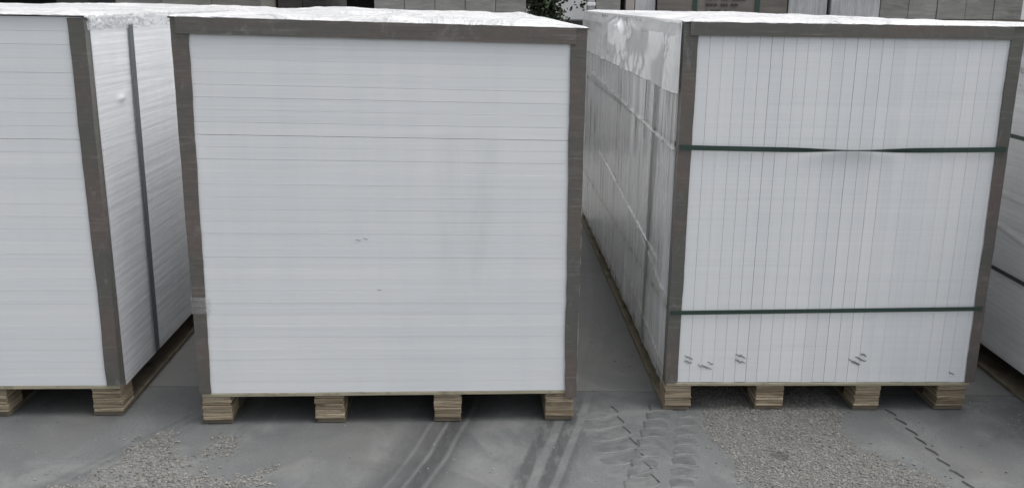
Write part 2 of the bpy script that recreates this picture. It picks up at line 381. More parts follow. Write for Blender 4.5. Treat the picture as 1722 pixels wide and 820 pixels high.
# ------------------------------------------------------------------ pallets
def make_pallet(name, x, y, yaw, W, D, H, feet, label, group='pallets under the white board stacks', fw=None, layers=7, detail=True, jit=3):
    rng = random.Random(jit)
    root = tag(empty(name, (x, y, 0), yaw), label, 'pallet', group)
    DT = 0.011; RT = 0.016
    d = MB(); d.cbox(0.002, W - 0.002, 0.0, D, H - DT - 0.001, H - 0.001, 0.0012,
        lambda u, w, z: (u, w + 0.002 * nz(u * 9, z * 40, 1), z + 0.0015 * nz(u * 3, w * 2, 2)))
    # a wavier front edge
    deck = d.build('deck', M['deck'], root)
    rows = [0.004, D * 0.36, D * 0.68, D - 0.10]
    for ci, (u0, u1) in enumerate(feet):
        mid = (u0 + u1) / 2
        r = MB(); sh = rng.uniform(-0.004, 0.004)
        r.cbox(u0 + sh, u1 + sh, 0.006 + rng.uniform(0, .006), D - 0.004, 0.001, RT, 0.0015)
        r.build('runner', M['plank'], root)
        for ri, w0 in enumerate(rows):
            w1 = w0 + 0.10
            zt, zb = H - DT - 0.002, RT + 0.001
            if ri == 0 and detail:
                blk = empty('block', (0, 0, 0)); blk.parent = root
                n = layers; edges = [0.0]
                for i in range(n): edges.append(edges[-1] + rng.uniform(0.75, 1.3))
                edges = [e / edges[-1] for e in edges]
                for i in range(n):
                    a = zb + (zt - zb) * edges[i] + 0.0004; b = zb + (zt - zb) * edges[i + 1] - 0.0004
                    o1, o2, o3 = rng.uniform(-.0016, .0016), rng.uniform(-.0016, .0016), rng.uniform(-.001, .003)
                    L = MB(); ph = rng.uniform(0, 9)
                    L.cbox(u0 + o1, u1 + o2, w0 + o3, w1, a, b, 0.0012, lambda u, w, z: (u + 0.0008 * math.sin(z * 900 + ph), w + 0.002 * math.sin(u * 90 + ph), z + 0.0007 * math.sin(u * 60 + ph)))
                    L.build('ply_layer', M['ply'], blk)
            else:
                L = MB(); L.cbox(u0 + 0.012, u1 - 0.012, w0, w1, zb, zt, 0.001); L.build('block', M['plank'], root)
    b = MB(); b.cbox(0.10, W - 0.10, D - 0.03, D - 0.008, RT + 0.003, H - DT - 0.004, 0.001); b.build('rear_shade_board', M['plank'], root)  # added closed board, stops light coming in from the back
    for w0 in rows[1:3]:
        b = MB(); b.cbox(0.10, W - 0.10, w0 + 0.03, w0 + 0.06, RT + 0.02, H - DT - 0.004, 0.001); b.build('cross_shade_board', M['plank'], root)  # added tall cross boards, keep light out from under the deck
    return root

# ------------------------------------------------------------------ stacks
def corner_protector(parent, W, side, z0, z1, leg_top, leg_bot, side_leg=0.04, th=0.004, off=0.0):
    """L-shaped paperboard edge along a front vertical corner; side 0 = left corner, 1 = right corner"""
    sgn = 1 if side == 0 else -1
    ux = -off if side == 0 else W + off
    n = 60
    b = MB()
    def ring(z):
        t = (z - z0) / (z1 - z0)
        leg = leg_bot + (leg_top - leg_bot) * t
        j = 0.0022 * nz(z * 5, side * 5 + parent.location.x * 3, 3) + 0.0010 * nz(z * 23, side * 3 + parent.location.x, 5)
        o = ux - sgn * th
        return [(o + j, -th, z), (ux + sgn * leg + j * 1.4, -th - 0.6 * abs(j), z), (ux + sgn * leg + j * 2, -0.0006, z),
                (ux - sgn * 0.0003, -0.0006, z), (ux - sgn * 0.0003, side_leg, z), (o, side_leg, z)]
    rings = [ring(z0 + (z1 - z0) * i / n) for i in range(n + 1)]
    base = len(b.v)
    for r_ in rings: b.v.extend(r_)
    for i in range(n):
        for k in range(6):
            a = base + i * 6 + k; a2 = base + i * 6 + (k + 1) % 6
            b.f.append((a, a2, a2 + 6, a + 6) if side == 1 else (a2, a, a + 6, a2 + 6))
    for rr in (0, n):
        q = [base + rr * 6 + k for k in range(6)]
        b.f.append((q[0], q[1], q[2], q[3])); b.f.append((q[0], q[3], q[4], q[5]))
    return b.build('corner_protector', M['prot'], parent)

def top_protector(parent, W, ztop, leg, th=0.004):
    """ztop(u): height of the stack's front top edge"""
    n = 24; b = MB(); rings = []
    for i in range(n + 1):
        u = 0.012 + (W - 0.024 - 0.016) * i / n
        z = ztop(u); j = 0.0012 * nz(u * 5, parent.location.x, 8)
        y0 = -2 * th - 0.001
        rings.append([(u, y0, z + th), (u, y0, z - leg + j), (u, y0 + th, z - leg + j), (u, -0.0045, z + 0.0006), (u, leg, z + 0.0006), (u, leg, z + th)])
    for r_ in rings: b.v.extend(r_)
    for i in range(n):
        for k in range(6):
            a = i * 6 + k; a2 = i * 6 + (k + 1) % 6
            b.f.append((a, a2, a2 + 6, a + 6))
    for rr in (0, n):
        q = [rr * 6 + k for k in range(6)]
        b.f.append((q[0], q[1], q[2], q[3])); b.f.append((q[0], q[3], q[4], q[5]))
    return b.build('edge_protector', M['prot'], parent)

def film_wrap(parent, W, D, z0, ztopf, mat, off=0.0065, disp=None, nz_rows=90, start=0.028, ds=0.03):
    """clear film wound round the two sides and the back"""
    path = []
    def seg(a, b, nrm):
        L = math.dist(a, b); n = max(2, int(L / ds))
        for i in range(n + 1):
            t = i / n; path.append((a[0] + (b[0] - a[0]) * t, a[1] + (b[1] - a[1]) * t, nrm))
    seg((W + off, start), (W + off, D + off), (1, 0))
    seg((W + off, D + off), (-off, D + off), (0, 1))
    seg((-off, D + off), (-off, start), (-1, 0))
    rows = []
    for i in range(nz_rows + 1):
        t = i / nz_rows; row = []
        for (u, w, nr) in path:
            z1 = ztopf(u)
            z = z0 + (z1 - z0) * t
            d = disp(u, w, z, nr, t) if disp else 0.0
            row.append((u + nr[0] * d, w + nr[1] * d, z))
        rows.append(row)
    b = MB(); b.grid(rows)
    return b.build('stretch_film', mat, parent, True)

def cover(parent, W, D, ztopf, off=0.008, skirts=(0.02, 0.02, 0.004, 0.05), amp=0.006, seed=0.0, na=70, nb=110, disp=None):
    """white film sheet laid over the top and folded down the sides; skirts = left, right, front, back"""
    sl, sr, sf, sb = skirts
    A = [-sl + (W + sl + sr) * i / na for i in range(na + 1)]
    A = sorted(set([round(a, 5) for a in A] + [0.0, W, -0.002, W + 0.002]))
    B = [-sf + (D + sf + sb) * i / nb for i in range(nb + 1)]
    B = sorted(set([round(a, 5) for a in B] + [0.0, D, -0.002]))
    rows = []
    for bb in B:
        row = []
        for a in A:
            u, w, drop = a, bb, 0.0
            sx = 0
            if a < 0: u = -off; drop = max(drop, -a); sx = -1
            if a > W: u = W + off; drop = max(drop, a - W); sx = 1
            if bb < 0: w = -off * 1.15; drop = max(drop, -bb)
            if bb > D: w = D + off; drop = max(drop, bb - D)
            z = ztopf(min(max(a, 0), W)) + 0.0065 - drop
            if drop == 0:
                e = min(1.0, min(bb, D - bb + 0.02, a, W - a) / 0.05)
                z += amp * (max(0, e) + 0.2) * (0.5 + 0.9 * nz(a * 3.3 + seed, bb * 1.5, seed) + 0.5 * abs(nz(a * 11, bb * 6, seed + 4)) + 0.35 * abs(nz(a * 4, bb * 17, seed)))
                w += 0.0
            elif disp: u += sx * max(-0.0, disp(bb, drop))
            elif sx: u += sx * 0.004 * abs(nz(bb * 30 + seed, drop * 40, 3))
            if bb < 0: z += 0.002 * nz(a * 25, seed, 1)
            row.append((u, w, z))
        rows.append(row)
    b = MB(); b.grid(rows)
    o = b.build('top_cover', M['top'], parent, True)
    return o

def strap_loop(parent, pts, width, th=0.0012, closed=True, axis='z', name='strap', twist=None, mat=None):
    """flat band along pts (each: position, outward normal); width runs along the axis, twisted by twist(i)"""
    b = MB(); n = len(pts)
    for i, (p, nr) in enumerate(pts):
        p = Vector(p); nr = Vector(nr).normalized()
        ax = Vector((0, 0, 1)) if axis == 'z' else Vector((0, 1, 0))
        a = twist(i) if twist else 0.0
        wv = ax * math.cos(a) + nr * math.sin(a); tv = nr * math.cos(a) - ax * math.sin(a)
        for (sa, sb) in ((-1, 0), (1, 0), (1, 1), (-1, 1)):
            b.v.append(tuple(p + wv * (sa * width / 2) + tv * (sb * th)))
    for i in range(n if closed else n - 1):
        j = (i + 1) % n
        for k in range(4):
            b.f.append((i * 4 + k, i * 4 + (k + 1) % 4, j * 4 + (k + 1) % 4, j * 4 + k))
    return b.build(name, mat or M['strap'], parent)

def ring_points(W, D, off, zf, n=26, front_extra=0.0, sag=None):
    pts = []
    for i in range(n + 1):
        u = W * i / n; pts.append(((u, -off - front_extra, zf(u, 0)), (0, -1, 0)))
    for i in range(1, 12):
        w = D * i / 12; pts.append(((W + off, w, zf(W, w)), (1, 0, 0)))
    for i in range(6, -1, -1):
        u = W * i / 6; pts.append(((u, D + off, zf(u, D)), (0, 1, 0)))
    for i in range(11, 0, -1):
        w = D * i / 12; pts.append(((-off, w, zf(0, w)), (-1, 0, 0)))
    return pts

# layered stack: boards lying flat, edges to the camera
def flat_stack(name, x, y, yaw, W, D, z0, zl, zr, nb, mat, label, seed, strong):
    rng = random.Random(seed)
    root = tag(empty(name, (x, y, 0), yaw), label, 'board stack', 'film wrapped white board stacks on pallets')
    top = lambda u: zl + (zr - zl) * max(0, min(1, u / W))
    fn = lambda u, w, t: (u, w, z0 + t * (top(u) - z0))
    ed = [0.0]
    for i in range(nb): ed.append(ed[-1] + rng.uniform(0.96, 1.04))
    ed = [e / ed[-1] for e in ed]
    H = (zl + zr) / 2 - z0
    for i in range(nb):
        gap = rng.choice([0.0001, 0.0002, 0.0003, 0.0004, 0.0005]) / H
        gap_up = (0.0022 / H if i == strong else gap)
        p = rng.uniform(-0.0002, 0.0002)
        m_ = MB()
        m_.cbox(0.001 + rng.uniform(0, 0.001), W - 0.001 - rng.uniform(0, .001), p + 0.0012, D - 0.002, ed[i] + gap / 2, ed[i + 1] - gap_up / 2, 0.0003, fn)
        # chamfer is in the mixed unit of the slanted stack: fine, the boards stay closed boxes
        m_.build('board', mat, root)
    return root, top

# upright stack: boards standing on edge
def upright_stack(name, x, y, yaw, W, D, z0, z1, nb, mat, label, seed):
    rng = random.Random(seed)
    root = tag(empty(name, (x, y, 0), yaw), label, 'board stack', 'film wrapped white board stacks on pallets')
    top = lambda u: z1(u)
    ed = [0.0]
    for i in range(nb): ed.append(ed[-1] + rng.uniform(0.95, 1.05))
    ed = [e / ed[-1] * W for e in ed]
    lean = -0.012
    for i in range(nb):
        gap = rng.choice([0.0003, 0.0004, 0.0006, 0.0009, 0.0014]) if i < nb * 0.62 else rng.choice([0.0001, 0.0001, 0.0002, 0.0006])
        p = rng.uniform(-0.0002, 0.0002); zt = z1((ed[i] + ed[i + 1]) / 2) - rng.uniform(0, 0.001)
        m_ = MB()
        m_.cbox(ed[i] + gap / 2, ed[i + 1] - gap / 2, p + 0.0012, D - 0.002, z0 + rng.uniform(0.0, 0.0015), zt, 0.0004)
        m_.build('board', mat, root)
    return root, top

# --- middle stack
CX, CY, CA, CW, CD = -0.988, 2.742, 0.051, 1.2, 2.46
stC, topC = flat_stack('board_stack', CX, CY, CA, CW, CD, 0.110, 1.2765, 1.2545, 31, M['board_c'],
    'middle white board stack, flat layers framed by dark grey edges on three sides', 11, 21)
corner_protector(stC, CW, 0, 0.1125, 1.2795, 0.047, 0.033)
corner_protector(stC, CW, 1, 0.086, 1.2575, 0.045, 0.034)
top_protector(stC, CW, topC, 0.044)
film_wrap(stC, CW, CD, 0.10, topC, M['film_c'], disp=lambda u, w, z, nr, t: 0.002 * nz(w * 2 + u, z * 40, 1) + 0.002)
cover(stC, CW, CD, topC, seed=1.0, skirts=(0.008, 0.008, 0.003, 0.05), amp=0.010)
make_pallet('wooden_pallet', CX, CY, CA, CW, CD, 0.110, [(0.0, 0.09), (0.358, 0.451), (0.742, 0.830), (1.105, 1.195)],
    'plywood pallet under the middle stack, its third foot chipped pale', jit=5)

rows = []
for i in range(15):
    z = 0.380 + 0.055 * i / 14
    rows.append([(-0.0065, 0.03, z), (-0.0065, -0.0062, z + 0.001 * math.sin(i * 2.3)), (0.02, -0.0068 - 0.002 * abs(math.sin(i * 1.9)), z), (0.042, -0.0062, z), (0.052, -0.001, z)])
b = MB(); b.grid(rows); b.build('film_band', M['band'], stC, True)

# --- left stack
LX, LY, LA, LW, LD = -1.269, 2.797, 0.038, 1.2, 2.72
lx0, ly0 = LX - LW * math.cos(LA), LY - LW * math.sin(LA)
stL, topL = flat_stack('board_stack', lx0, ly0, LA, LW, LD, 0.111, 1.281, 1.274, 29, M['board_l'],
    'left white board stack cut by the picture edge, cloudy film on its side', 12, 19)
corner_protector(stL, LW, 1, 0.1125, 1.271, 0.044, 0.040, 0.035)
corner_protector(stL, LW, 0, 0.1125, 1.278, 0.044, 0.040, 0.035)
def dispL(u, w, z, nr, t):
    d = 0.0007 * nz(w * 1.3, z * 55 + w * 1.2, 2) + 0.0006 * nz(w * 2, z * 120 + w * 2, 5) + 0.0022 + 0.004 * nz(w * 2.2, z * 2.5, 8)
    if nr[0] > 0:
        d += 0.0065 * math.exp(-((w - 0.225) / 0.03) ** 2 - ((z - 1.015) / 0.011) ** 2)      # trapped bulge
        d += 0.010 * sstep(0.05, 0.0, 1.274 - z) * abs(nz(w * 28, z * 60, 7))
    return d
film_wrap(stL, LW, LD, 0.10, topL, M['film_l'], disp=dispL, nz_rows=220, ds=0.016)
cover(stL, LW, LD, topL, seed=4.0, skirts=(0.008, 0.008, 0.003, 0.05), amp=0.011)
pts = [((LW + 0.0135, 0.345 - 0.02 * i / 20, topL(LW) - 0.03 - (topL(LW) - 0.138) * i / 20), (1, 0, 0)) for i in range(21)]
strap_loop(stL, pts, 0.036, closed=False, axis='y', mat=M['strap_grey'])
rows = []                                             # crinkled film edge tucked over the rim
for i in range(17):
    row = []
    for j in range(300):
        w = 0.004 + (LD - 0.004) * j / 299; dr = -0.004 + (0.046 + 0.010 * nz(w * 4, 1, 1)) * i / 16
        d = 0.0095 + 0.006 * abs(nz(w * 26, dr * 60, 3)) + 0.003 * nz(w * 60, dr * 90, 4) * (i > 0)
        row.append((LW + d * min(1, 0.35 + i / 6), w, topL(LW) + 0.003 - dr))
    rows.append(row)
b = MB(); b.grid(rows); b.build('film_edge', M['crinkle'], stL, True)
make_pallet('wooden_pallet', lx0, ly0, LA, LW, LD, 0.111, [(0.0, 0.092), (0.375, 0.467), (0.740, 0.830), (1.105, 1.199)],
    'plywood pallet under the left stack, half outside the picture', jit=8)

# --- right stack
RX, RY, RA, RW, RD = 0.521, 2.887, 0.030, 1.035, 2.90
z1R = lambda u: 1.2745 - 0.0045 * u / RW
stR, topR = upright_stack('board_stack', RX, RY, RA, RW, RD, 0.1045, z1R, 27, M['board_r'],
    'right white stack of upright boards crossed by two dark green straps', 13)
corner_protector(stR, RW, 0, 0.1065, 1.2775, 0.038, 0.037)
corner_protector(stR, RW, 1, 0.1065, 1.273, 0.036, 0.030, off=0.006)
top_protector(stR, RW, topR, 0.036)
def ridge(w, z, w0, zz0, w1, zz1, wid):
    if w < min(w0, w1) - .1 or w > max(w0, w1) + .1: return 0
    t = (w - w0) / (w1 - w0); zc = zz0 + (zz1 - zz0) * t
    return math.exp(-((z - zc) / wid) ** 2) * sstep(-.06, .06, t) * sstep(1.06, .94, t)
def dispR(u, w, z, nr, t):
    d = 0.0045 * nz(w * 9, z * 1.2, 2) + 0.0022 * nz(w * 24, z * 2.0, 6) + 0.0045
    if nr[0] < 0:
        d += 0.009 * ridge(w, z, 2.40, 0.955, 0.02, 0.882, 0.006)
        d += 0.006 * ridge(w, z, 1.90, 0.585, 0.20, 0.475, 0.005)
        d += 0.004 * ridge(w, z, 0.75, 0.50, 0.05, 0.40, 0.006)
        d += 0.004 * ridge(w, z, 0.9, 0.24, 0.05, 0.16, 0.006)
    return d
film_wrap(stR, RW, RD, 0.095, topR, M['film_r'], disp=dispR, nz_rows=260, ds=0.016)
def skirtR(w, drop):
    # folds gathered by the cross strap under the film, crumpled towards the hem
    w0 = 1.385; dx, dz = (w - w0) * 0.45, drop + 0.02
    r = math.hypot(dx, dz); th = math.atan2(dx, dz)
    ph = th * 1.5 + 0.35 * nz(w * 3, drop * 6, 2); fr_ = abs((ph % 1.0) - 0.5) * 2
    d = 0.045 * (fr_ ** 2.2 - 0.3) * min(1, r / 0.07) * math.exp(-(r / 0.19) ** 2)
    d += 0.007 * (nz(w * 3, drop * 5, 4)) - 0.012 * math.exp(-((w - 1.385) / 0.03) ** 2) + 0.007 * nz(w * 14, drop * 22, 9) * sstep(0.11, 0.17, drop) * sstep(0.5, 0.8, w) * sstep(2.3, 1.9, w)
    d += 0.012 * math.exp(-((w - 0.16) / 0.06) ** 2) * abs(nz(w * 30, drop * 18, 3))
    return 0.012 + d
cov = cover(stR, RW, RD, topR, seed=7.0, skirts=(0.0, 0.008, 0.003, 0.05), amp=0.008)
rows = []
for i in range(61):
    drop = -0.004 + 0.222 * i / 60 ; row = []
    for j in range(221):
        w = 0.012 + (RD - 0.012) * (j / 220)
        hem = drop + (0.006 * nz(w * 3, 0, 2) + 0.004 * nz(w * 11, 0, 5)) * sstep(0.1, 0.21, drop)
        k = sstep(-0.004, 0.05, drop)
        d = 0.0085 + skirtR(w, drop) * k * sstep(0.0, 0.06, w - 0.01) + 0.002 * (1 - k)
        row.append((-max(d, 0.0115), w, topR(0) + 0.004 - hem))
    rows.append(row)
b = MB(); b.grid(rows); b.build('cover_skirt', M['skirt'], stR, True)
# bright rolled creases in the film
M['crease'] = mat_film('rolled film crease', (0.35, 0.7), (30, 30, 30), (0.93, 0.935, 0.93), None, 0.3, 0.12, 0.2, 4.0, 0.4)
for (wa, za, wb, zb2, wid) in ((2.40, 0.957, 0.02, 0.884, 0.0075), (1.90, 0.587, 0.40, 0.491, 0.0016), (2.15, 1.052, 0.05, 1.058, 0.004)):
    lo, hi = [], []
    n = 90
    for i in range(n + 1):
        t_ = i / n; w = wa + (wb - wa) * t_; z = za + (zb2 - za) * t_ + 0.003 * nz(w * 3, za * 9, 1)
        h = wid * (0.35 + 0.65 * abs(nz(w * 5, za * 7, 3)) * 1.6) * sstep(0, 0.3, t_) * sstep(1, 0.75, t_) * 0.5 + 0.0002
        lo.append((-0.0185, w, z - h)); hi.append((-0.0165, w, z + h))
    b = MB(); b.grid([lo, hi]); b.grid([hi, [(p[0] + 0.006, p[1], p[2] + 0.002) for p in hi]]); b.grid([[(p[0] + 0.008, p[1], p[2] - 0.002) for p in lo], lo])
    b.build('film_crease', M['crease'], stR, True)
# green straps round the right stack
def zs1(u, w): return (0.897 - 0.006 * math.sin(math.pi * u / RW)) if w == 0 else 0.893 + 0.012 * w / RD
def zs2(u, w): return (0.352 + 0.016 * u / RW) if w == 0 else 0.355 - 0.02 * w / RD
n_front = 26
tw1 = lambda i: (1.25 * math.exp(-((i / n_front - 0.53) / 0.15) ** 2)) if i <= n_front else 0.0
strap_loop(stR, ring_points(RW, RD, 0.0052, zs1, n_front, 0.0035), 0.0155, axis='z', twist=tw1)
strap_loop(stR, ring_points(RW, RD, 0.0052, zs2, n_front, 0.0005), 0.0140, axis='z')
for w_, wd in ((0.385, 0.045), (1.385, 0.016)):
    pts = [((-0.0135 if wd > 0.02 else -0.0028, w_ + (0.04 * (1 - i / 20) if wd > .02 else 0), 0.105 + ((1.06 if wd > .02 else 1.272) - 0.105) * i / 20), (-1, 0, 0)) for i in range(21)]
    strap_loop(stR, pts, wd, closed=False, axis='y', mat=M['strap_dust'])
make_pallet('wooden_pallet', RX, RY, RA, RW, RD, 0.1045, [(0.0, 0.088), (0.309, 0.403), (0.646, 0.732), (0.928, 1.026)],
    'plywood pallet under the right stack with gravel in front', jit=14, layers=8)

# --- stack cut by the right picture edge
GX, GY, GA, GW, GD = 1.79, 2.55, 0.0, 1.035, 2.9
z1G = lambda u: 1.243
stG, topG = upright_stack('board_stack', GX, GY, GA, GW, GD, 0.105, z1G, 27, M['board_r'],
    'far right white board stack, only its film covered side showing', 14)
corner_protector(stG, GW, 0, 0.1065, 1.246, 0.038, 0.037)
corner_protector(stG, GW, 1, 0.1065, 1.246, 0.036, 0.030)
top_protector(stG, GW, topG, 0.036)
def dispG(u, w, z, nr, t):
    return 0.003 + 0.003 * nz(w * 2, z * 9, 2) + 0.006 * ridge(w, z, 1.2, 0.62, 0.3, 0.50, 0.007) + 0.004 * ridge(w, z, 1.4, 0.70, 0.3, 0.66, 0.006)
film_wrap(stG, GW, GD, 0.10, topG, M['film_c'], disp=dispG, nz_rows=150)
cover(stG, GW, GD, topG, seed=9.0, skirts=(0.20, 0.03, 0.004, 0.05), amp=0.005)
strap_loop(stG, ring_points(GW, GD, 0.011, lambda u, w: 0.888, 20), 0.014)
strap_loop(stG, ring_points(GW, GD, 0.011, lambda u, w: 0.402, 20), 0.014)
make_pallet('wooden_pallet', GX, GY, GA, GW, GD, 0.105, [(0.0, 0.088), (0.309, 0.403), (0.646, 0.732), (0.947, 1.035)],
    'plywood pallet under the far right stack, only its side showing', jit=21)

# --- scuffs and small prints on the board edges
def scuff(parent, pts, wid, seed):
    rng = random.Random(seed); b = MB()
    (u0, z0), (u1, z1) = pts; n = 7; up = []; dn = []
    for i in range(n):
        t = i / (n - 1); u = u0 + (u1 - u0) * t; z = z0 + (z1 - z0) * t + rng.uniform(-1, 1) * wid * 0.25
        h = wid * (0.35 + 0.65 * math.sin(math.pi * (0.12 + 0.76 * t))) * rng.uniform(0.5, 1.0) / 2
        up.append((u, -0.0009, z + h)); dn.append((u, -0.0009, z - h))
    b.grid([dn, up]); return b.build('scuff_mark', M['scuff'], parent)
for i, (a, c, wd) in enumerate((((0.057, 0.200), (0.085, 0.187), 0.0055), ((0.056, 0.183), (0.083, 0.173), 0.0065), ((0.103, 0.168), (0.150, 0.153), 0.0065),
                  ((0.135, 0.180), (0.155, 0.168), 0.0045), ((0.226, 0.207), (0.262, 0.192), 0.006), ((0.226, 0.186), (0.262, 0.173), 0.006),
                  ((0.609, 0.188), (0.650, 0.168), 0.006), ((0.630, 0.197), (0.668, 0.182), 0.006), ((0.648, 0.209), (0.668, 0.199), 0.006), ((0.955, 0.142), (0.975, 0.133), 0.004))):
    scuff(stR, (a, c), wd * 1.55, i)
for i, (a, c, wd) in enumerate((((0.505, 0.617), (0.522, 0.614), 0.004), ((0.53, 0.622), (0.545, 0.616), 0.003), ((0.568, 0.455), (0.582, 0.453), 0.003))):
    scuff(stC, (a, c), wd, 50 + i)

# ------------------------------------------------------------------ tread prints pressed into the dust
M['dust'] = mat_simple('packed dust', (0.062, 0.066, 0.068), (0.135, 0.139, 0.140), (26, 40, 40), 0.85, 0.4, 0.003, 0.3)
M['print_edge'] = mat_simple('dark print edge', (0.03, 0.03, 0.032), (0.06, 0.06, 0.062), (80, 80, 80), 0.8, 0.4, 0.002, 0.2)  # dark slivers along the scalloped print edge
M['end_shade'] = mat_simple('painted end shade', (0.05, 0.053, 0.054), (0.10, 0.104, 0.106), (70, 70, 70), 0.9, 0.3, 0.002, 0.4)  # colour of the shadow painted at the lug ends
M['dust_pale'] = mat_simple('pale dust', (0.12, 0.124, 0.124), (0.185, 0.188, 0.186), (60, 60, 60), 0.9, 0.3, 0.002, 0.2)
def lug(inner, outer, width, hgt, bend, seed):
    """inner, outer: ground points of the lug's spine; steep at the inner end, fading outwards"""
    rng = random.Random(seed); b = MB(); a = Vector((*inner, 0)); c = Vector((*outer, 0)); d = (c - a); nrm = Vector((-d.y, d.x, 0)).normalized()
    ns, nt = 10, 7; rows = []
    for i in range(ns):
        s = i / (ns - 1); row = []
        p = a + d * s + nrm * bend * math.sin(math.pi * s)
        wv = width * (0.92 + 0.14 * math.sin(3 * s + seed)) * (1.0 if s < 0.85 else 1 - (s - 0.85) * 1.8)
        for k in range(nt):
            t = k / (nt - 1) - 0.5
            edge = 1 - abs(2 * t) ** 5
            h = hgt * (1 - 0.75 * s) * edge * (1.0 if i > 0 else 0.0) * (1 if s < 0.97 else 0)
            t *= 1 + 0.35 * nz(a.x * 50 + s * 3, a.y * 50 + t * 2, 2)
            q = p + nrm * (t * wv) + Vector((0.006 * nz(a.x * 90 + s * 4, t * 3, seed), 0.006 * nz(s * 4, a.y * 90, seed + 3), 0)) + d.normalized() * (0.012 * (0.25 - t * t) * -1 if i <= 1 else 0)
            row.append((q.x, q.y, max(0.0, h) + 0.0006 + 0.0006 * nz(q.x * 60, q.y * 60, 1) if 0 < k < nt - 1 and 0 < i < ns - 1 else -0.001))
        rows.append(row)
    b.grid(rows); b.build('tread_lug', M['dust'], ground, True)
    # pale ridge along the near edge
    rd = []
    for i in range(14):
        s = i / 13; p = a + d * s + nrm * (bend * math.sin(math.pi * s) - math.copysign(width * 0.56, nrm.y))
        p += Vector((0.004 * nz(p.x * 30, p.y * 30, 2), 0.004 * nz(p.x * 30, p.y * 30, 6), 0))
        wv = 0.0042 * (0.4 + 0.8 * abs(nz(p.x * 40, p.y * 40, 4))) * math.sin(math.pi * (0.06 + 0.88 * s))
        rd.append([(p.x, p.y - wv, -0.0005), (p.x, p.y - wv * 0.4, 0.0026), (p.x, p.y + wv * 0.4, 0.0026), (p.x, p.y + wv, -0.0005)])
    b = MB(); b.grid(rd); b.build('dust_ridge', M['dust_pale'], ground, True)
    # dark sliver painting the shadow at the lug's inner end
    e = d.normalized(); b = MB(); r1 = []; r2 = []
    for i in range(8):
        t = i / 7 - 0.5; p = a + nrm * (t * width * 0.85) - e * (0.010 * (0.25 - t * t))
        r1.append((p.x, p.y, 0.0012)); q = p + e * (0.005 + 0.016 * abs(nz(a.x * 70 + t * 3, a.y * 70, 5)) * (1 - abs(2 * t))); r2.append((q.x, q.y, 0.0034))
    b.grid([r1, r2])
    if seed < 50: b.build('tread_end_shade', M['end_shade'], ground)
    return
for i in range(7):                                    # left column, inner ends on a line bending right
    y0 = 2.90 - 0.078 * i; x0 = 0.352 + (0.424 - 0.352) * (2.93 - y0) / 0.49
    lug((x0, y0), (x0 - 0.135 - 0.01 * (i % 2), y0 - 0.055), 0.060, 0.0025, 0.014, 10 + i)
for i in range(9):                                    # right column crossing it
    y0 = 2.915 - 0.066 * i; x0 = 0.478 - (0.478 - 0.325) * (2.93 - y0) / 0.55
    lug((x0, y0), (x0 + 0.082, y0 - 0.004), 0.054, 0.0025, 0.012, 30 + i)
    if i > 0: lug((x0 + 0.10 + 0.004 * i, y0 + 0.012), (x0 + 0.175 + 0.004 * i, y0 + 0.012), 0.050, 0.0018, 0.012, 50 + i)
for i in range(8):                                    # scalloped print edge before the right stack, drawn as dark slivers
    y0 = 2.92 - 0.070 * i + 0.008 * nz(i * 2.7, 1, 1); xx = 1.296 + 0.035 * (2.93 - y0) / 0.5 + 0.006 * nz(i * 1.9, 4, 1); Ld = 0.050 + 0.012 * nz(i * 3.3, 7, 2)
    b = MB(); up = []; dn = []
    for k in range(9):
        s = k / 8; q = (xx - 0.014 * math.sin(math.pi * min(1, (1 - s) * 0.0 + s * 0.5 + 0.5)) * (1 - s) - 0.004 * (1 - s) + 0.003 * nz(s * 5, i * 2.2, 3), y0 - Ld * s)
        wv = 0.0030 * (0.3 + math.sin(math.pi * (0.1 + 0.8 * s))) * (0.8 + 0.4 * nz(i * 3.1, s * 4, 2))
        dn.append((q[0] - wv, q[1], 0.0012)); up.append((q[0] + wv, q[1] + 0.002, 0.0035))
    b.grid([dn, up]); b.grid([up, [(p[0] + 0.001, p[1], 0.0) for p in up]])
    b.build('tread_edge', M['print_edge'], ground)

# ------------------------------------------------------------------ gravel
t = NT('gravel stones'); at = t.n('ShaderNodeAttribute', attribute_name='tone')
M['gravel'] = t.done(t.principled(t.mix(at.outputs['Fac'], (0.085, 0.083, 0.078), (0.235, 0.23, 0.215)), 0.85, 0.25))
def in_poly(x, y, P):
    c = False; j = len(P) - 1
    for i in range(len(P)):
        if (P[i][1] > y) != (P[j][1] > y) and x < (P[j][0] - P[i][0]) * (y - P[i][1]) / (P[j][1] - P[i][1]) + P[i][0]: c = not c
        j = i
    return c
def edge_dist(x, y, P):
    best = 9
    for i in range(len(P)):
        a, b_ = P[i - 1], P[i]; dx, dy = b_[0] - a[0], b_[1] - a[1]
        t_ = max(0, min(1, ((x - a[0]) * dx + (y - a[1]) * dy) / (dx * dx + dy * dy)))
        best = min(best, math.hypot(x - a[0] - dx * t_, y - a[1] - dy * t_))
    return best
ICO = [(0, 0, 1), (0.89, 0, 0.45), (0.28, 0.85, 0.45), (-0.72, 0.53, 0.45), (-0.72, -0.53, 0.45), (0.28, -0.85, 0.45), (0.72, 0.53, -0.45), (-0.28, 0.85, -0.45), (-0.89, 0, -0.45), (-0.28, -0.85, -0.45), (0.72, -0.53, -0.45)]
ICF = [(0,1,2),(0,2,3),(0,3,4),(0,4,5),(0,5,1),(1,6,2),(2,7,3),(3,8,4),(4,9,5),(5,10,1),(2,6,7),(3,7,8),(4,8,9),(5,9,10),(1,10,6)]
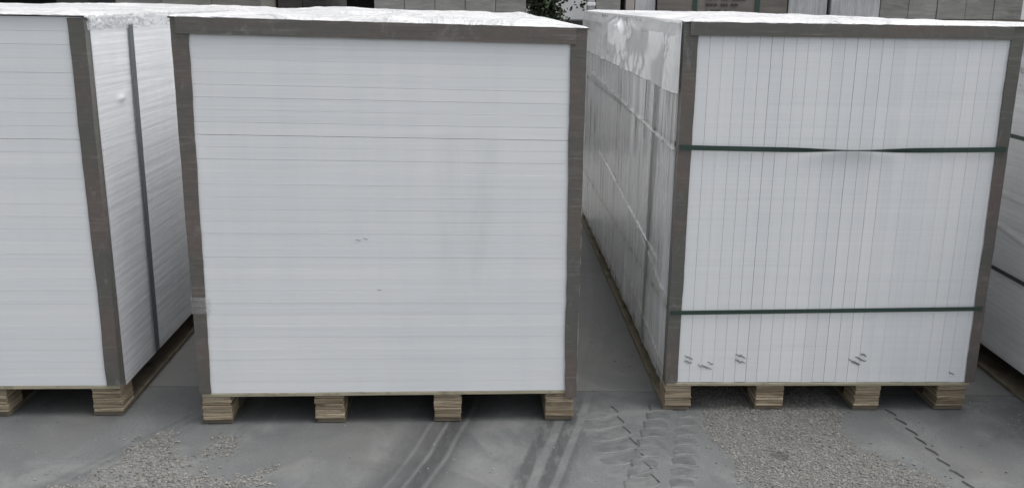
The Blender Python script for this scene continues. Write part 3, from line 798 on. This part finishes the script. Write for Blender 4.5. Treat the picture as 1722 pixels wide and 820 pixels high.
def gravel(polys, n, r0, r1, label, seed, thresh=0.0, spill=0.03, holes=0.0):
    rng = random.Random(seed); V = []; Fc = []; tone = []
    for P in polys:
        xs = [p[0] for p in P]; ys = [p[1] for p in P]
        area = (max(xs) - min(xs)) * (max(ys) - min(ys))
        tries = int(n * area); 
        for _ in range(tries):
            x = rng.uniform(min(xs) - spill, max(xs) + spill); y = rng.uniform(min(ys) - spill, max(ys) + spill)
            ins = in_poly(x, y, P); e = edge_dist(x, y, P)
            ragged = 0.05 * nz(x * 11, y * 11, seed) + 0.03 * nz(x * 31, y * 31, seed + 1)
            sdist = (e if ins else -e) + ragged
            if sdist < 0 and rng.random() > 0.22 * math.exp(sdist / (spill * 0.6)): continue
            if nz(x * 6 + seed, y * 6, 3) < thresh and rng.random() > holes: continue
            r = rng.uniform(r0, r1) * rng.choice([0.3, 0.4, 0.5, 0.6, 0.75, 0.9, 1, 1.1, 1.35]); base = len(V)
            if sdist < 0.012 and rng.random() < 0.8: r = r0 * rng.uniform(0.25, 0.6)
            ang = rng.uniform(0, 6.28); ca, sa = math.cos(ang), math.sin(ang); q1, q2 = rng.uniform(.7, 1.2), rng.uniform(.5, .85)
            lift = r * q2 * rng.uniform(-0.1, 0.6)
            tn = min(1, max(0, rng.gauss(0.52, 0.2)))
            if math.hypot(x - 0.825, y - 2.575) < 0.028 + 0.012 * nz(x * 40, y * 40, 1): tn *= 0.15
            for (px, py, pz) in ICO:
                k = rng.uniform(0.8, 1.15)
                px, py, pz = px * r * q1 * k, py * r * k, pz * r * q2 * k
                V.append((x + px * ca - py * sa, y + px * sa + py * ca, lift + pz)); tone.append(tn)
            Fc.extend((a + base, b2 + base, c + base) for a, b2, c in ICF)
    me = bpy.data.meshes.new('gravel'); me.from_pydata(V, [], Fc)
    at_ = me.attributes.new('tone', 'FLOAT', 'POINT'); at_.data.foreach_set('value', tone)
    return tag(link_mesh('gravel', me, M['gravel']), label, 'gravel', kind='stuff')
G1 = [(-1.36, 2.25), (-1.30, 2.35), (-1.207, 2.405), (-1.184, 2.513), (-1.179, 2.61), (-1.142, 2.68), (-1.081, 2.694), (-1.05, 2.62), (-1.02, 2.56), (-0.965, 2.53), (-0.95, 2.60), (-0.90, 2.66), (-0.862, 2.646), (-0.846, 2.54), (-0.902, 2.51), (-0.914, 2.447), (-0.86, 2.40), (-0.80, 2.41), (-0.746, 2.469), (-0.681, 2.488), (-0.70, 2.43), (-0.72, 2.33), (-0.72, 2.2)]
gravel([G1], 62000, 0.0028, 0.0050, 'loose pale gravel spilled before the left and middle pallets', 3, -0.25, 0.05, 0.35)
G2 = [(0.60, 3.10), (0.644, 2.894), (0.632, 2.695), (0.668, 2.576), (0.675, 2.383), (0.68, 2.2), (1.25, 2.2), (1.245, 2.43), (1.22, 2.50), (1.156, 2.549), (1.084, 2.625), (1.075, 2.70), (1.098, 2.77), (1.13, 2.907), (1.13, 3.1)]
gravel([G2], 95000, 0.0022, 0.0042, 'broad bed of fine grey gravel before the right pallet', 5, -0.42, 0.05, 0.6)
gravel([[(1.60, 3.08), (1.665, 3.06), (1.64, 2.97), (1.616, 2.90), (1.57, 2.895), (1.59, 2.98)], [(1.654, 2.874), (1.76, 2.90), (1.72, 2.741), (1.613, 2.764)]], 52000, 0.0022, 0.004,
       'two small gravel clumps between the right and far right pallets', 8, -0.2, 0.04, 0.5)

gravel([[(-2.2, 2.0), (2.2, 2.0), (2.2, 3.2), (-2.2, 3.2)]], 420, 0.0013, 0.0032, 'stray grit and crumbs strewn thinly over the concrete', 17, -2.0, 0.02, 1.0)
gravel([[(0.26, 3.1), (0.50, 3.1), (0.50, 5.2), (0.26, 5.2)], [(-1.22, 3.0), (-1.02, 3.0), (-1.02, 4.6), (-1.22, 4.6)]], 700, 0.0013, 0.003, 'dark crumbs lying in the two gaps between stacks', 19, -2.0, 0.02, 1.0)

# ------------------------------------------------------------------ background: second row of stacked goods
M['block'] = mat_simple('grey cement block', (0.15, 0.147, 0.14), (0.30, 0.295, 0.285), (7, 7, 40), 0.9, 0.5, 0.004, 0.35)
M['block_olive'] = mat_simple('olive grey block', (0.13, 0.13, 0.118), (0.24, 0.238, 0.215), (6, 6, 30), 0.9, 0.5, 0.004, 0.35)
M['block_shaded'] = mat_simple('shade-painted grey block', (0.03, 0.03, 0.03), (0.07, 0.068, 0.065), (6, 6, 30), 0.9, 0.4, 0.004, 0.3)  # darker copy of the block colour, paints shade onto these stacks
M['crate_brown'] = mat_simple('brown grey board', (0.11, 0.10, 0.092), (0.20, 0.185, 0.168), (3, 3, 60), 0.7, 0.3, 0.003, 0.2)
M['pink'] = mat_simple('pinkish beige board', (0.30, 0.265, 0.25), (0.38, 0.34, 0.32), (9, 9, 30), 0.8, 0.3, 0.003, 0.2)
M['wrapgrey'] = mat_simple('grey wrapped goods', (0.24, 0.245, 0.255), (0.52, 0.525, 0.535), (90, 90, 6), 0.4, 0.8, 0.006, 0.2)
M['wrapwhite'] = mat_simple('white wrapped goods', (0.62, 0.63, 0.64), (0.78, 0.79, 0.80), (60, 60, 10), 0.4, 0.6, 0.006, 0.1)
M['print'] = mat_simple('black print', (0.035, 0.033, 0.03), (0.07, 0.066, 0.06), (90, 90, 90), 0.8, 0.1, 0.001, 0.0)
BG = 'goods stacked two high in the back row'
def back_pallet(x0, x1, y, D, z, label):
    r = tag(empty('wooden_pallet', (x0, y, z)), label, 'pallet', 'pallets between the back row tiers')
    W = x1 - x0
    b = MB(); b.cbox(0, W, 0, D, 0.098, 0.118, 0.002); b.build('deck', M['plank'], r)
    for k in range(3):
        u = (W - 0.09) * k / 2
        b = MB(); b.cbox(u, u + 0.09, 0.004, D - 0.004, 0.001, 0.097, 0.002); b.build('bearer', M['plank'], r)
def back_stack(x0, x1, y, D, z0, z1, mat, cols, rows_, label, cat='block stack', name='block_stack', seed=0, lev=0.004):
    rng = random.Random(seed); r = tag(empty(name, (x0, y, z0)), label, cat, BG); W = x1 - x0; H = z1 - z0
    if not isinstance(cols, list): cols = [k / cols for k in range(cols + 1)]
    for i in range(len(cols) - 1):
        for j in range(rows_):
            b = MB(); dy = rng.uniform(0, 0.008)
            b.cbox(W * cols[i] + lev / 2, W * cols[i + 1] - lev / 2, dy, D, H * j / rows_ + lev / 2 + 0.001, H * (j + 1) / rows_ - lev / 2, 0.003)
            b.build('block', mat, r)
    return r
Y0 = 8.5
units = [  # x0, x1, y, material, columns, words, category, object name
    (-4.60, -3.62, 9.6, 'block_shaded', 3, 'shade-painted grey block stack at the far left of the back row', 'block stack', 'block_stack'),  # added stack, its dark colour stands for shade
    (-3.59, -3.17, Y0 + .1, 'block', 1, 'narrow grey block stack behind the left board stack', 'block stack', 'block_stack'),
    (-3.14, -2.25, Y0, 'block_olive', 2, 'olive grey block stack behind the left board stack', 'block stack', 'block_stack'),
    (-2.23, -1.77, Y0 + .5, 'block_shaded', 2, 'shade-painted block stack beside the black gap behind the middle stack', 'block stack', 'block_stack'),
    (-1.25, 0.10, Y0, 'block', 5, 'grey stack of five block columns behind the middle stack', 'block stack', 'block_stack'),
    (0.72, 0.94, Y0, 'block', 1, 'single grey block column right of the tree', 'block stack', 'block_stack'),
    (0.985, 1.065, Y0, 'pink', 1, 'slim pinkish beige board bundle in the back row', 'board bundle', 'board_bundle'),
    (1.07, 1.255, Y0 + .02, 'wrapgrey', 1, 'narrow film wrapped bundle left of the printed brown board', 'wrapped bundle', 'wrapped_bundle'),
    (1.265, 2.42, Y0, 'crate_brown', [0, 0.305, 0.77, 1.0], 'brown grey boards with dark print and green straps behind the right stack', 'board bundle', 'board_bundle'),
    (2.43, 2.775, Y0, 'wrapgrey', 1, 'pale film wrapped bundle right of the printed brown boards', 'wrapped bundle', 'wrapped_bundle'),
    (2.80, 3.235, Y0 - .02, 'wrapgrey', 1, 'pale film wrapped bundle left of the right block stack', 'wrapped bundle', 'wrapped_bundle'),
    (3.245, 4.51, Y0, 'block', 5, 'grey stack of five block columns behind the right stack', 'block stack', 'block_stack'),
    (4.55, 5.60, Y0 + .1, 'wrapwhite', 1, 'white wrapped bundle at the right end of the back row', 'wrapped bundle', 'wrapped_bundle'),
]
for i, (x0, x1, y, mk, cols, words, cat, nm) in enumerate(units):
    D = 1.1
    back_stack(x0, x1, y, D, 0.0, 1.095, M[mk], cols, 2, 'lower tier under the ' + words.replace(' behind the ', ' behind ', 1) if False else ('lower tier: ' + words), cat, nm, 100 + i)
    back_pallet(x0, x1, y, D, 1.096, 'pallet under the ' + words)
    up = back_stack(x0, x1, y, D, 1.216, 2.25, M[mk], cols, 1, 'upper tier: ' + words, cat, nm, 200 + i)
    if mk == 'crate_brown':
        for u in (0.335, 0.89):
            b = MB(); b.cbox(u - 0.02, u + 0.02, -0.004, -0.001, 0.0, 1.03, 0.0); b.build('strap', M['strap'], up)
        rng = random.Random(4)
        for r_ in range(3):
            u = 0.43
            zc = 0.155 - 0.052 * r_
            ends = (0.78, 0.72, 0.62)[r_]
            while u < ends:
                l = rng.uniform(0.012, 0.045)
                b = MB(); b.cbox(u, min(u + l, ends), -0.003, -0.001, zc - 0.010, zc + 0.012, 0.0); b.build('print_mark', M['print'], up)
                u += l + rng.choice([0.006, 0.006, 0.03])
# pale film-wrapped post at the end of the right-hand back row
p_ = tag(empty('wrapped_post', (0.65, Y0, 0.0)), 'pale film wrapped post right of the tree', 'post')
b = MB(); b.cbox(0, 0.062, 0, 0.07, 0.001, 2.2, 0.004, lambda u, w, z: (u + 0.004 * nz(z * 6, 1, 1), w, z)); b.build('post_body', M['wrapgrey'], p_)
b = MB(); b.cbox(-0.006, 0.068, -0.006, 0.076, 1.30, 1.33, 0.003); b.build('tape_band', M['wrapwhite'], p_)

# ------------------------------------------------------------------ background: white wall, shed, trees
M['plaster'] = mat_simple('white plaster', (0.58, 0.59, 0.60), (0.70, 0.71, 0.72), (3, 3, 3), 0.9, 0.2, 0.003, 0.0)
M['plinth'] = mat_simple('dark plinth', (0.025, 0.025, 0.025), (0.05, 0.05, 0.05), (9, 9, 9), 0.9, 0.3, 0.004, 0.0)
M['shed'] = mat_simple('dark sheet metal', (0.035, 0.036, 0.038), (0.06, 0.06, 0.062), (20, 2, 2), 0.6, 0.3, 0.004, 0.1)
M['trunk'] = mat_simple('bark', (0.05, 0.04, 0.03), (0.11, 0.09, 0.07), (40, 40, 8), 0.9, 0.8, 0.01, 0.0)
t = NT('leaves'); r_ = t.n('ShaderNodeAttribute', attribute_name='tone').outputs['Fac']
M['leaf'] = t.done(t.principled(t.mix(r_, (0.018, 0.030, 0.014), (0.055, 0.085, 0.038)), 0.55, 0.35))
wl = tag(empty('garden_wall', (-0.4, 14.0, 0)), 'white plastered wall with a dark plinth behind the tree', 'wall')
b = MB(); b.cbox(0, 1.75, 0, 0.2, 1.075, 3.4, 0.01); b.build('wall_face', M['plaster'], wl)
b = MB(); b.cbox(-0.01, 1.76, -0.03, 0.23, 0.001, 1.07, 0.01); b.build('plinth', M['plinth'], wl)
b = MB(); b.cbox(-0.03, 1.78, -0.04, 0.24, 3.402, 3.46, 0.01); b.build('coping', M['plaster'], wl)
sh = tag(empty('storage_shed', (-14, 13.0, 0)), 'dark open fronted storage shed behind the back row', 'shed')
b = MB(); b.cbox(0, 13.2, 0, 9, 3.6, 3.8, 0.02); b.build('roof', M['shed'], sh)
b = MB(); b.cbox(0, 13.2, 8.8, 9, 0.001, 3.59, 0.01); b.build('back_wall', M['shed'], sh)
for u in (0.0, 13.05):
    b = MB(); b.cbox(u, u + 0.15, 0.2, 8.79, 0.001, 3.59, 0.01); b.build('side_wall', M['shed'], sh)
for u in (0.3, 3.4, 6.5, 9.6, 12.7):
    b = MB(); b.cbox(u, u + 0.16, 0.01, 0.17, 0.001, 3.59, 0.01); b.build('post', M['shed'], sh)
w2 = tag(empty('boundary_wall', (1.5, 14.6, 0)), 'dark boundary wall behind the right part of the back row', 'wall')
for k in range(6):
    b = MB(); b.cbox(3.0 * k + 0.01, 3.0 * k + 2.99, 0, 0.2, 0.001, 2.9, 0.01); b.build('wall_panel', M['shed'], w2)

def tree(name, x, y, h, crown_c, crown_r, nleaf, label, seed, ls=0.05):
    rng = random.Random(seed); r = tag(empty(name, (x, y, 0)), label, 'tree', 'trees by the white wall')
    b = MB(); b.tube([(0, 0, 0), (0.02, 0.01, h * 0.35), (-0.01, 0.03, h * 0.7), (0.02, 0.0, h)], [0.05, 0.042, 0.03, 0.012], 8)
    trunk = b.build('trunk', M['trunk'], r, True)
    cx, cy, cz = crown_c; tips = []
    for k in range(12):
        a = rng.uniform(0, 6.28); e = rng.uniform(-0.5, 1.2); zb = h * rng.uniform(0.25, 0.85)
        tip = (cx + crown_r[0] * 0.85 * math.cos(a) * math.cos(e), cy + crown_r[1] * 0.85 * math.sin(a) * math.cos(e), cz + crown_r[2] * 0.85 * math.sin(e))
        mid = (tip[0] * 0.5, tip[1] * 0.5, (zb + tip[2]) / 2 + 0.05)
        b = MB(); b.tube([(0, 0, zb), mid, tip], [0.02, 0.012, 0.004], 6); b.build('limb', M['trunk'], r, True); tips.append(tip); tips.append(mid)
    V = []; Fc = []; tn = []
    for _ in range(nleaf):
        tx, ty, tz = rng.choice(tips); s = 0.30 * max(crown_r)
        px, py, pz = rng.gauss(tx, s * .55), rng.gauss(ty, s * .55), rng.gauss(tz, s * .55)
        L = ls * rng.uniform(0.6, 1.3); d = Vector((rng.gauss(0, 1), rng.gauss(0, 1), rng.gauss(-.2, .7))).normalized(); w = d.orthogonal().normalized() * L * 0.38
        w.rotate(Matrix.Rotation(rng.uniform(0, 6.28), 3, d)); n = d.cross(w).normalized() * L * 0.1
        p = Vector((px, py, pz)); base = len(V)
        V += [tuple(p), tuple(p + d * L * .45 + w + n), tuple(p + d * L), tuple(p + d * L * .45 - w + n)]
        Fc += [(base, base + 1, base + 2), (base, base + 2, base + 3)]; tn += [min(1, max(0, rng.gauss(.4, .3)))] * 4
    me = bpy.data.meshes.new('crown'); me.from_pydata(V, [], Fc)
    at_ = me.attributes.new('tone', 'FLOAT', 'POINT'); at_.data.foreach_set('value', tn)
    o = link_mesh('crown', me, M['leaf'], r); o['kind'] = 'stuff'
    return r
tree('small_tree', 0.36, 11.2, 1.5, (0, 0, 1.45), (0.20, 0.20, 0.55), 3200, 'small dark leafy tree standing before the white wall', 2, 0.055)
tree('overhanging_tree', 1.25, 12.6, 2.4, (-0.12, 0, 2.05), (0.50, 0.5, 0.62), 3200, 'dark tree whose leaves hang beside the white wall', 6, 0.07)
